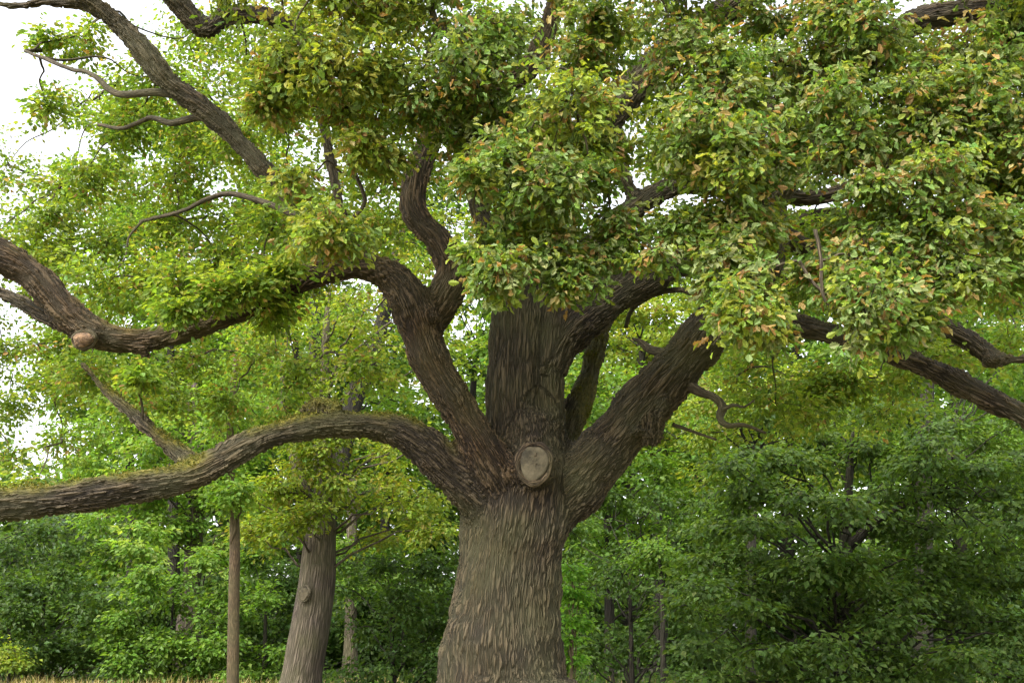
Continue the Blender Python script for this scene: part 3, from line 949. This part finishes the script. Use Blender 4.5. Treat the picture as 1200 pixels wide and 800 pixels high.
# lacy fringe against the sky
mrow(250, (10, 50, 90), 14.0, 42, dens=.8)
mrow(300, (30, 80), 14.0, 42, dens=.8)
mrow(345, (0, 50), 14.0, 36, dens=.6)
mrow(400, (0, 40, 80), 14.5, 44, dens=.8)
mrow(450, (5, 50, 95), 14.5, 42, dens=.8)
mrow(505, (5, 60), 15, 38, dens=.55)
mrow(550, (0, 40), 15, 28, dens=.4)
# behind the leaf mass on the right
mrow(120, (690, 740, 790), 13, 34)
mrow(180, (700, 760, 800), 13, 32)
mrow(40, (450, 560, 640, 720, 860, 1000, 1100, 1180), 12.5)
mrow(130, (480, 560, 840, 930, 1010, 1100, 1190), 12.5)
mrow(200, (500, 850, 930, 1010, 1090, 1180), 12.5)
mrow(270, (870, 960, 1040, 1120, 1200), 12.5)
mrow(330, (930, 1000, 1100, 1150, 1200), 12.8)
mrow(440, (880, 940, 1000, 1060), 12.8, 40)
mrow(480, (900, 960, 1020), 13.0, 34, dens=.7)
mrow(400, (1090, 1120, 1190), 12.5, 34, dens=.6)
MID += [(255, 347, 9.35, 24, {'dens': .7}), (300, 338, 9.45, 24, {'dens': .7}), (212, 362, 9.3, 18, {'dens': .5}), (335, 318, 9.5, 20, {'dens': .5}), (165, 440, 9.4, 20, {'dens': .5})]
for x, y, Y, r, k in MID:
    oak_clump(x, y, Y, r, False, **k)

# the high crown, over the frame: it is what shades the wood below
for k in range(46):
    x, Y = rng.uniform(-5.5, 6.5), rng.uniform(6.5, 15)
    z = 9.6 + rng.uniform(-0.6, 2.2) - 0.03 * (x * x) + 0.1 * (Y - 9)
    c = np.array([x, Y, z])
    px, py, dd = pix(c)
    if py > -150: continue
    lv, e, tw = fill_blob(c, (1.15, 1.15, 0.6), 12, 8, 7, 0.15, MIDPAL, MIDW, spread=0.2, up=0.8, outw=0.25, rnd=0.45, droop=0.3)
    mid_leaves.append(lv)
    attach(c, None, 0.03)
NL = cat_leaves(near_leaves)
# the 300 nearest, best seen leaves are parts of their own
px_, py_, dep_ = [], [], None
vv = NL[0] - EYE
dep = vv @ FWD
sx_ = 600 + F * (vv @ RIGHT) / dep; sy_ = 400 - F * (vv @ UP) / dep
infr = (sx_ > 5) & (sx_ < 1195) & (sy_ > 5) & (sy_ < 420)
# nearest leaf in each 5-pixel cell is what shows; take the largest of those
cell = (np.floor(sx_ / 7).astype(int) * 1000 + np.floor(sy_ / 7).astype(int))
ordn = np.argsort(dep)
first = {}
for i in ordn:
    if infr[i] and cell[i] not in first:
        first[cell[i]] = i
cand = np.array(list(first.values()))
score = NL[3][cand] / dep[cand]
facing = np.abs(np.sum(unit(NL[2][cand]) * unit(vv[cand]), 1))
pick = cand[np.argsort(-score * (0.4 + facing))[:300]]
rest = np.ones(len(dep), bool); rest[pick] = False
HERO = [leaf_template(h, 0.3, 0.2) for h in (
    [(0, 0), (.025, .06), (.03, .13), (.10, .18), (.15, .24), (.12, .31), (.20, .38), (.245, .46), (.19, .53), (.26, .60), (.30, .70), (.21, .75), (.23, .84), (.15, .92), (0, 1)],
    [(0, 0), (.02, .08), (.07, .15), (.14, .20), (.11, .28), (.19, .34), (.22, .42), (.16, .49), (.25, .55), (.28, .64), (.20, .70), (.24, .79), (.17, .86), (.12, .95), (0, 1)])]
rc = NL[4][rest]
me_ = leaf_mesh('crown', LOBED, [x[rest] for x in NL])
me_.materials.append(M_LEAF)
CROWN = place(bpy.data.objects.new('crown', me_), OAK)
tag(CROWN, 'drooping sprays of lobed leaves, grey-green with brown curled tips', kind='stuff')
hero_cols = np.vstack([np.array(PAL), np.array(BROWN)[:3]])
hero_mesh = {}
from mathutils import Matrix
for i in pick:
    ck = int(np.argmin(np.linalg.norm(hero_cols - NL[4][i], axis=1)))
    key = (ck, int(i) % 2)
    if key not in hero_mesh:
        hm = leaf_mesh('leaf', HERO[key[1]], [np.zeros((1, 3)), np.array([[0, 1.0, 0]]), np.array([[0, 0, 1.0]]), np.ones(1), hero_cols[ck][None]])
        hm.materials.append(M_LEAF)
        hero_mesh[key] = hm
    o = bpy.data.objects.new('leaf', hero_mesh[key])
    d = unit(NL[1][i]); n = unit(NL[2][i] - d * (NL[2][i] @ d)); s = np.cross(d, n)
    z = NL[3][i]
    M = Matrix(((s[0] * z, d[0] * z, n[0] * z, NL[0][i][0]), (s[1] * z, d[1] * z, n[1] * z, NL[0][i][1]), (s[2] * z, d[2] * z, n[2] * z, NL[0][i][2]), (0, 0, 0, 1)))
    COL.objects.link(o)
    o.parent = CROWN
    o.matrix_parent_inverse = world_of(CROWN).inverted()
    o.matrix_basis = M
ML = cat_leaves(mid_leaves)
me_ = leaf_mesh('inner_crown', OVATE, ML)
me_.materials.append(M_LEAF_BG)
tag(place(bpy.data.objects.new('inner_crown', me_), OAK), 'finer yellow-green leaves behind the limbs', kind='stuff')
for nm, tb, lb in (('twigs', twigs, 'thin leaf-bearing twigs'), ('branchlets', branches, 'small branches carrying the leaf clumps')):
    me_ = tb.mesh(nm); me_.materials.append(M_BRANCH)
    tag(place(bpy.data.objects.new(nm, me_), OAK), lb, kind='stuff')

# ------------------------------------------------------------------ the wood behind
nbg = [0]
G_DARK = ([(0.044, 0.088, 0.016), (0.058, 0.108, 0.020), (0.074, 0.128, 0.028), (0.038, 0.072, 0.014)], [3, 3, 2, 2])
G_MID = ([(0.085, 0.165, 0.020), (0.110, 0.200, 0.028), (0.072, 0.138, 0.020), (0.140, 0.220, 0.040)], [3, 3, 2, 1.5])
G_BRIGHT = ([(0.125, 0.228, 0.032), (0.160, 0.265, 0.042), (0.102, 0.190, 0.028), (0.200, 0.275, 0.055)], [3, 3, 2, 1.5])
G_YELLOW = ([(0.165, 0.225, 0.026), (0.205, 0.255, 0.034), (0.125, 0.190, 0.025), (0.205, 0.195, 0.042)], [3, 2.5, 2.5, .8])
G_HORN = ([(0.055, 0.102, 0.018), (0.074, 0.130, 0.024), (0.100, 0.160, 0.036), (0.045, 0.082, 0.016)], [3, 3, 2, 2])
G_GREY = ([(0.060, 0.095, 0.045), (0.080, 0.115, 0.060), (0.045, 0.080, 0.035)], [2, 2, 2])


def wood_tree(name, label, cat, trunks, blobs, pal, Y, leaf=0.15, mat=M_BGBARK, group=None, dens=1.0, sprays=70, nleaf=11, spread=0.26, up=0.9, outw=0.3, rnd=0.35, droop=0.3, flatz=0.75, seg=14, tmpl=FARLEAF):
    """trunks: lists of (px, py, Y, w); blobs: (px, py, dY, r in pixels)"""
    base = P(trunks[0][0][0], trunks[0][0][1], trunks[0][0][2])
    root = empty(name, (float(base[0]), float(base[1]), 0.0))
    tag(root, label, cat, group)
    tp = []
    tb = Tubes()
    for k, tr in enumerate(trunks):
        ctl = [np.append(P(a, b, y), R(a, b, y, w)) for a, b, y, w in tr]
        if k == 0:                                   # down to the ground, with a root flare
            c0 = ctl[0]
            dx = (ctl[0][:3] - ctl[1][:3]); dx = dx / max(abs(dx[2]), 0.2) * max(c0[2], 0.01)
            g = np.array([c0[0] + dx[0] * .6, c0[1], -0.15, c0[3] * 1.45])
            if c0[2] > 0.25:
                ctl = [g, np.append((g[:3] + c0[:3]) / 2, c0[3] * 1.12)] + ctl
            else:
                ctl[0] = g
        path = catmull(np.array(ctl), 0.25)
        tb.add(path, seg, lump=0.05, off=rng.uniform(0, 30))
        tp.append(path)
    me_ = tb.mesh('trunk'); me_.materials.append(mat)
    place(bpy.data.objects.new('trunk', me_), root)
    allp = np.vstack(tp)
    br = Tubes(); L = []
    for px, py, dY, rp in blobs:
        c = P(px, py, Y + dY)
        r = R(px, py, Y + dY, 2 * rp)
        ns = max(6, int(sprays * dens * (r / 1.6) ** 1.7 / 6))
        lv, e, tw = fill_blob(c, (r, r, r * flatz), ns, 6, nleaf, leaf, pal[0], pal[1], spread=spread, up=up, outw=outw, rnd=rnd, droop=droop, flat=0.55)
        L.append(lv)
        cand = allp[np.argmin(np.linalg.norm(allp[:, :3] - (c - [0, 0, 1.0]), axis=1))]
        br.add(sag_path(cand[:3], c, min(cand[3] * 0.3, 0.035), 0.010, 0.1, 7), 5, off=rng.uniform(0, 20))
        for k in range(min(len(e), 3)):
            br.add(sag_path(c, e[k], 0.012, 0.005, 0.1, 4), 3)
    me_ = br.mesh('branches'); me_.materials.append(mat)
    tag(place(bpy.data.objects.new('branches', me_), root), kind='stuff')
    L = cat_leaves(L)
    L[0][:, 2] = np.maximum(L[0][:, 2], 0.08)
    nbg[0] += len(L[0])
    me_ = leaf_mesh('crown', tmpl, L); me_.materials.append(M_LEAF_BG)
    tag(place(bpy.data.objects.new('crown', me_), root), kind='stuff')
    return root


def scatter(x0, x1, y0, y1, n, r, dY=2.0):
    """evenly jittered clumps over a patch of the view"""
    nx = max(1, int(round(math.sqrt(n * (x1 - x0) / max(1, (y1 - y0))))))
    ny = max(1, int(math.ceil(n / nx)))
    out = []
    for i in range(nx):
        for j in range(ny):
            out.append((x0 + (i + .5 + rng.uniform(-.4, .4)) * (x1 - x0) / nx, y0 + (j + .5 + rng.uniform(-.4, .4)) * (y1 - y0) / ny, rng.uniform(-dY, dY), r * rng.uniform(.75, 1.25)))
    return out


lean = wood_tree('oak_tree', 'leaning grey-brown tree with a pale round scar, forking behind the low mossy limb', 'tree',
          [[(344, 830, 22, 56), (352, 800, 22, 51), (361, 750, 22, 47), (369, 700, 22, 43), (375, 640, 22, 38), (379, 590, 22, 28), (384, 520, 22.2, 18), (380, 440, 22.4, 11), (385, 340, 22.6, 6)],
           [(376, 615, 22, 22), (352, 560, 22, 14), (335, 490, 22, 9), (330, 420, 22, 5)]],
          scatter(300, 530, 330, 470, 9, 48) + scatter(290, 350, 560, 640, 3, 34, .6) + scatter(420, 535, 500, 640, 9, 36, 1.2) + scatter(400, 540, 250, 340, 4, 45) + [(330, 575, -.5, 30), (405, 590, .6, 26), (372, 600, -1.1, 26), (345, 610, -1.0, 24), (395, 560, -1, 30), (360, 550, -1, 30), (372, 525, -1.2, 30), (395, 505, -1, 28), (350, 510, -1, 28), (372, 480, -1, 26)],
          G_YELLOW, 22, leaf=0.125, dens=1.25)
scar('pruning_scar', 'pale round scar on the leaning trunk', P(356, 695, 21.55), (-0.35, -1, 0.05), 0.11, 0.16, lean, mat_ring=M_BGBARK)
wood_tree('ash_tree', 'dark stemmed tree forking above the mossy arch, behind the leaning tree', 'tree',
          [[(356, 810, 26, 22), (368, 720, 26, 22), (382, 620, 26, 22), (402, 520, 26, 24), (415, 465, 26, 25), (434, 422, 26, 20), (452, 360, 26, 15), (470, 270, 26, 10)],
           [(386, 600, 26, 18), (374, 530, 26, 17), (366, 470, 26, 18), (370, 410, 26, 16), (366, 320, 26, 12), (350, 220, 26, 8)]],
          scatter(330, 520, 250, 400, 7, 44) + [(340, 450, 1, 36), (470, 470, 1, 34)], G_MID, 27, leaf=0.15, mat=M_DARKBARK)
wood_tree('young_tree', 'slender straight pale brown young tree beside the leaning tree', 'tree',
          [[(273, 830, 19, 15), (273, 800, 19, 14), (274, 700, 19, 13), (275, 620, 19, 12), (271, 570, 19, 10), (270, 500, 19, 8), (276, 420, 19, 6)]],
          [(262, 500, 0, 34), (285, 470, .5, 34), (255, 455, -.3, 32), (282, 425, .2, 34), (300, 500, .6, 28), (268, 585, -.4, 22), (285, 570, -.3, 20), (262, 560, 0, 22)], G_BRIGHT, 19, leaf=0.11, mat=M_SMOOTH, dens=1.2)
wood_tree('maple_tree', 'bright green maple with thick trunk half hidden in its leaves behind the slender tree', 'tree',
          [[(218, 800, 33, 28), (222, 710, 33, 24), (226, 660, 33, 21), (230, 560, 33, 17), (225, 450, 33, 12)]],
          scatter(110, 320, 455, 560, 12, 36) + scatter(105, 250, 560, 640, 8, 30) + scatter(235, 330, 560, 680, 6, 28, 1) + [(130, 655, -2, 24), (165, 640, -3, 26)],
          G_BRIGHT, 32, leaf=0.19, dens=1.35)
wood_tree('lime_tree', 'tall fresh green tree showing through the long slanting limb against the sky', 'tree',
          [[(205, 805, 36, 14), (203, 600, 36, 12), (200, 400, 36, 8), (205, 250, 36, 4)]],
          scatter(110, 340, 110, 300, 14, 50) + scatter(60, 330, 300, 460, 13, 46), G_BRIGHT, 36, leaf=0.22, mat=M_DARKBARK, dens=1.25)
wood_tree('hazel_bush', 'mid green layered bush under the bright maple', 'bush',
          [[(200, 800, 28.5, 5), (200, 760, 28.5, 4), (203, 700, 28.5, 2)]],
          scatter(130, 330, 690, 760, 9, 28, 1) + scatter(130, 330, 750, 795, 9, 24, .7) + scatter(150, 300, 650, 700, 4, 24, 1), G_MID, 27.8, leaf=0.15, mat=M_DARKBARK, dens=1.8)
wood_tree('yew_bush', 'dusky green spreading bush at the meadow edge', 'bush',
          [[(50, 800, 29.5, 5), (50, 760, 29.5, 4), (52, 690, 29.5, 2)]],
          scatter(-60, 150, 615, 740, 13, 32, 1.2) + scatter(-60, 150, 735, 795, 9, 26, .8), G_DARK, 28.6, leaf=0.15, mat=M_DARKBARK, dens=1.9)
wood_tree('bramble', 'small yellow-green bramble at the meadow edge beside the dusky bush', 'bush',
          [[(10, 800, 26.5, 4), (10, 785, 26.5, 3), (10, 760, 26.5, 2)]],
          [(8, 760, 0, 17), (-15, 770, 0, 18), (20, 780, 0, 12)], G_YELLOW, 26.5, leaf=0.11, mat=M_DARKBARK, dens=2.2)
wood_tree('hornbeam', 'grey-green far tree showing low over the dusky bush', 'tree',
          [[(-30, 800, 44, 16), (-30, 700, 44, 13), (-25, 600, 44, 8)]],
          scatter(-120, 110, 575, 680, 10, 34), G_GREY, 44, leaf=0.22, mat=M_DARKBARK, dens=1.1)
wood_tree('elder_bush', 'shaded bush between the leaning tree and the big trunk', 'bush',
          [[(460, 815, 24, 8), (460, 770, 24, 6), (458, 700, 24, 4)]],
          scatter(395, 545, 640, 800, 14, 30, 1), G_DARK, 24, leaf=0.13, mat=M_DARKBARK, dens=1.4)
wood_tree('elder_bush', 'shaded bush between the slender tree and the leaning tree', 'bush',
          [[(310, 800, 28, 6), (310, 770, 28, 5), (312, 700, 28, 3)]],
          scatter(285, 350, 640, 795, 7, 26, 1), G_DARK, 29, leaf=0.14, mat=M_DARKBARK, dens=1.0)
wood_tree('beech_tree', 'reddish thin trunk standing in shade beside the leaning tree', 'tree',
          [[(410, 805, 30, 17), (411, 740, 30, 15), (412, 650, 30, 13), (413, 560, 30, 11)]],
          scatter(370, 470, 520, 690, 7, 34, 1.5) + [(408, 640, -2.2, 26), (418, 690, -2.2, 24), (402, 665, -2.2, 22)], G_MID, 31, leaf=0.15, dens=1.0)
wood_tree('maple_sapling', 'bright lime-green sapling peeping out beside the big trunk', 'sapling',
          [[(668, 860, 13.5, 4), (670, 780, 13.5, 4), (672, 700, 13.5, 3), (674, 660, 13.5, 2)]],
          [(671, 668, 0, 15), (676, 700, .1, 17), (668, 692, 0, 14), (674, 728, 0, 16), (664, 745, .1, 15), (668, 770, .1, 12)],
          ([(0.13, 0.27, 0.03), (0.16, 0.31, 0.04), (0.10, 0.22, 0.03)], [1, 1, 1]), 13.5, leaf=0.085, mat=M_SMOOTH, dens=16, spread=0.11, nleaf=7)
# right of the trunk
wood_tree('hornbeam', 'broad dark hornbeam with layered drooping sprays under the sinking limb', 'tree',
          [[(985, 830, 19.5, 24), (985, 760, 19.5, 22), (990, 650, 19.5, 16), (995, 560, 19.5, 9), (1000, 500, 19.5, 3)],
           [(992, 640, 19.5, 12), (1040, 600, 19.3, 9), (1090, 580, 19.2, 6)]],
          scatter(860, 1230, 470, 540, 7, 36, 1.5) + scatter(830, 1230, 520, 600, 17, 42, 1.8) + scatter(815, 1240, 600, 700, 24, 44, 2.0) + scatter(800, 1240, 700, 815, 26, 44, 1.8),
          G_HORN, 18.8, leaf=0.13, mat=M_DARKBARK, dens=2.5, spread=0.32, flatz=0.38, rnd=0.3, outw=0.5)
wood_tree('ash_tree', 'dark straight trunk rising behind the broad hornbeam', 'tree',
          [[(1082, 800, 27, 22), (1083, 600, 27, 20), (1083, 540, 27, 19), (1085, 480, 27, 17), (1090, 380, 27, 13)],
           [(1083, 560, 27, 10), (1108, 545, 27, 8), (1116, 500, 27, 7)]],
          scatter(960, 1260, 400, 560, 20, 46) + scatter(980, 1260, 300, 430, 8, 50), G_MID, 28, leaf=0.16, mat=M_DARKBARK, dens=1.1)
wood_tree('lime_tree', 'light yellow-green tree filling the gap over the massive slanting limb', 'tree',
          [[(775, 800, 33, 14), (772, 650, 33, 13), (765, 520, 33, 10), (750, 400, 33, 7)]],
          scatter(690, 860, 320, 430, 10, 44) + scatter(680, 830, 430, 520, 8, 40), G_YELLOW, 32, leaf=0.19, mat=M_DARKBARK, dens=1.15)
wood_tree('lime_tree', 'yellow-green tree lit between the massive limb and the dark hornbeam', 'tree',
          [[(880, 800, 25, 14), (880, 650, 25, 12), (885, 520, 25, 8)]],
          scatter(800, 1020, 430, 560, 16, 36, 1), G_YELLOW, 25, leaf=0.14, mat=M_DARKBARK, dens=1.1)
wood_tree('oak_tree', 'shaded green tree filling the space behind the burled limb', 'tree',
          [[(715, 810, 29, 12), (714, 700, 29, 11), (712, 600, 29, 9), (715, 480, 29, 5)]],
          scatter(650, 850, 430, 560, 10, 40, 1.5) + scatter(650, 860, 560, 690, 9, 40, 1.5), G_MID, 28.5, leaf=0.17, mat=M_DARKBARK, dens=1.2)
wood_tree('holly_bush', 'dark bush right behind the big trunk beside the lime-green sapling', 'bush',
          [[(740, 815, 23, 7), (740, 770, 23, 6), (738, 690, 23, 4)]],
          scatter(660, 850, 560, 800, 20, 36, 1.4), G_DARK, 23.5, leaf=0.13, mat=M_DARKBARK, dens=1.4)
wood_tree('young_tree', 'thin dark stem standing beside the dark bush behind the trunk', 'tree',
          [[(777, 815, 21.5, 7), (777, 770, 21.5, 6), (776, 700, 21.5, 5), (772, 640, 21.5, 3)]],
          [(772, 640, 0, 24), (760, 660, .3, 20), (785, 655, .2, 22)], G_MID, 21.5, leaf=0.11, mat=M_DARKBARK)
# the deep wood
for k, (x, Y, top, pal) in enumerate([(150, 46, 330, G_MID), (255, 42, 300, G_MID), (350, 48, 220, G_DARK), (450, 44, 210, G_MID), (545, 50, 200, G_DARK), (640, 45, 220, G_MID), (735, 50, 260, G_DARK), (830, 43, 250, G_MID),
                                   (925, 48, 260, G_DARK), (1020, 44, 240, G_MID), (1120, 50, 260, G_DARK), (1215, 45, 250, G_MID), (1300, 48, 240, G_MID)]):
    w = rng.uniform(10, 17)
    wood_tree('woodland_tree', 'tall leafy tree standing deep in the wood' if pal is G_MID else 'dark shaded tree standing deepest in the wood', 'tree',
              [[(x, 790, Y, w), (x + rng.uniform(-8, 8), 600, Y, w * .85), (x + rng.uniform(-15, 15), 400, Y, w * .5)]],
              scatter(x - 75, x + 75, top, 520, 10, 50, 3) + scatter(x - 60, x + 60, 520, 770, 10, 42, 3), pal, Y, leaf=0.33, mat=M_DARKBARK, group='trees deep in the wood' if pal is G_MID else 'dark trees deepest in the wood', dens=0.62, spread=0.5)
# low growth on the wood floor closes the view under the crowns
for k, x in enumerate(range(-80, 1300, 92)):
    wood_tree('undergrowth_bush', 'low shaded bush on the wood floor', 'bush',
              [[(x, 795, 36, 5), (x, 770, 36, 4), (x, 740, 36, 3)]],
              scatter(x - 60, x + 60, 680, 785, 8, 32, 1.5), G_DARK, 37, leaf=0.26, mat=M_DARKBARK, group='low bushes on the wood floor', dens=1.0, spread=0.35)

def far_wood():
    n = 60000
    x = rng.uniform(-50, 64, n); y = rng.uniform(62, 84, n)
    hmax = (11 + 12 * np.clip((x + 32) / 14, 0, 1)) * (0.82 + 0.2 * np.sin(x * 0.33 + 1) + 0.1 * np.sin(x * 0.9 + y * .5))
    z = hmax * 1.25 * rng.random(n) ** 0.9
    pos = np.stack([x, y, z + 0.2], 1)
    cl = np.floor(pos / 1.7)                      # leaves gather in boughs
    key = np.abs(np.sin(cl @ np.array([12.9898, 78.233, 37.719])) * 43758.5453) % 1
    pos += (np.stack([key, (key * 7) % 1, (key * 13) % 1], 1) - .5) * 1.5
    col = palette(G_MID[0] + G_DARK[0], [1] * 8, n) * (0.7 + 0.5 * key[:, None])
    lv = [pos, rng.normal(size=(n, 3)) * [1, 1, .5] + [0, 0, -.3], rng.normal(size=(n, 3)) * .5 + [0, -.4, .8], rng.uniform(.6, 1.0, n), col]
    me_ = leaf_mesh('far_wood', FARLEAF, lv); me_.materials.append(M_LEAF_BG)
    o = bpy.data.objects.new('far_wood', me_); COL.objects.link(o)
    tag(o, 'far green mass of woodland closing the view behind the trees', 'woodland', kind='stuff')
far_wood()


def ground_cover():
    n = 16000
    x = rng.uniform(-26, 22, n); y = rng.uniform(21.5, 36, n)
    k_ = (y > 28.6) | (x > -5.5)
    x, y = x[k_], y[k_]; n = len(x)
    hh = 0.25 + 0.35 * (0.5 + 0.5 * np.sin(x * 1.9) * np.cos(y * 1.4))
    pos = np.stack([x, y, rng.uniform(0.05, 1, n) * hh], 1)
    lv = [pos, rng.normal(size=(n, 3)) + [0, -.3, .1], rng.normal(size=(n, 3)) * .5 + [0, -.3, .8], rng.uniform(.10, .22, n), palette(G_DARK[0] + G_MID[0][:1], [2, 2, 2, 2, 1], n)]
    me_ = leaf_mesh('ground_cover', FARLEAF, lv); me_.materials.append(M_LEAF_BG)
    o = bpy.data.objects.new('ground_cover', me_); COL.objects.link(o)
    tag(o, 'low leafy plants covering the shaded wood floor', 'plants', kind='stuff')


ground_cover()
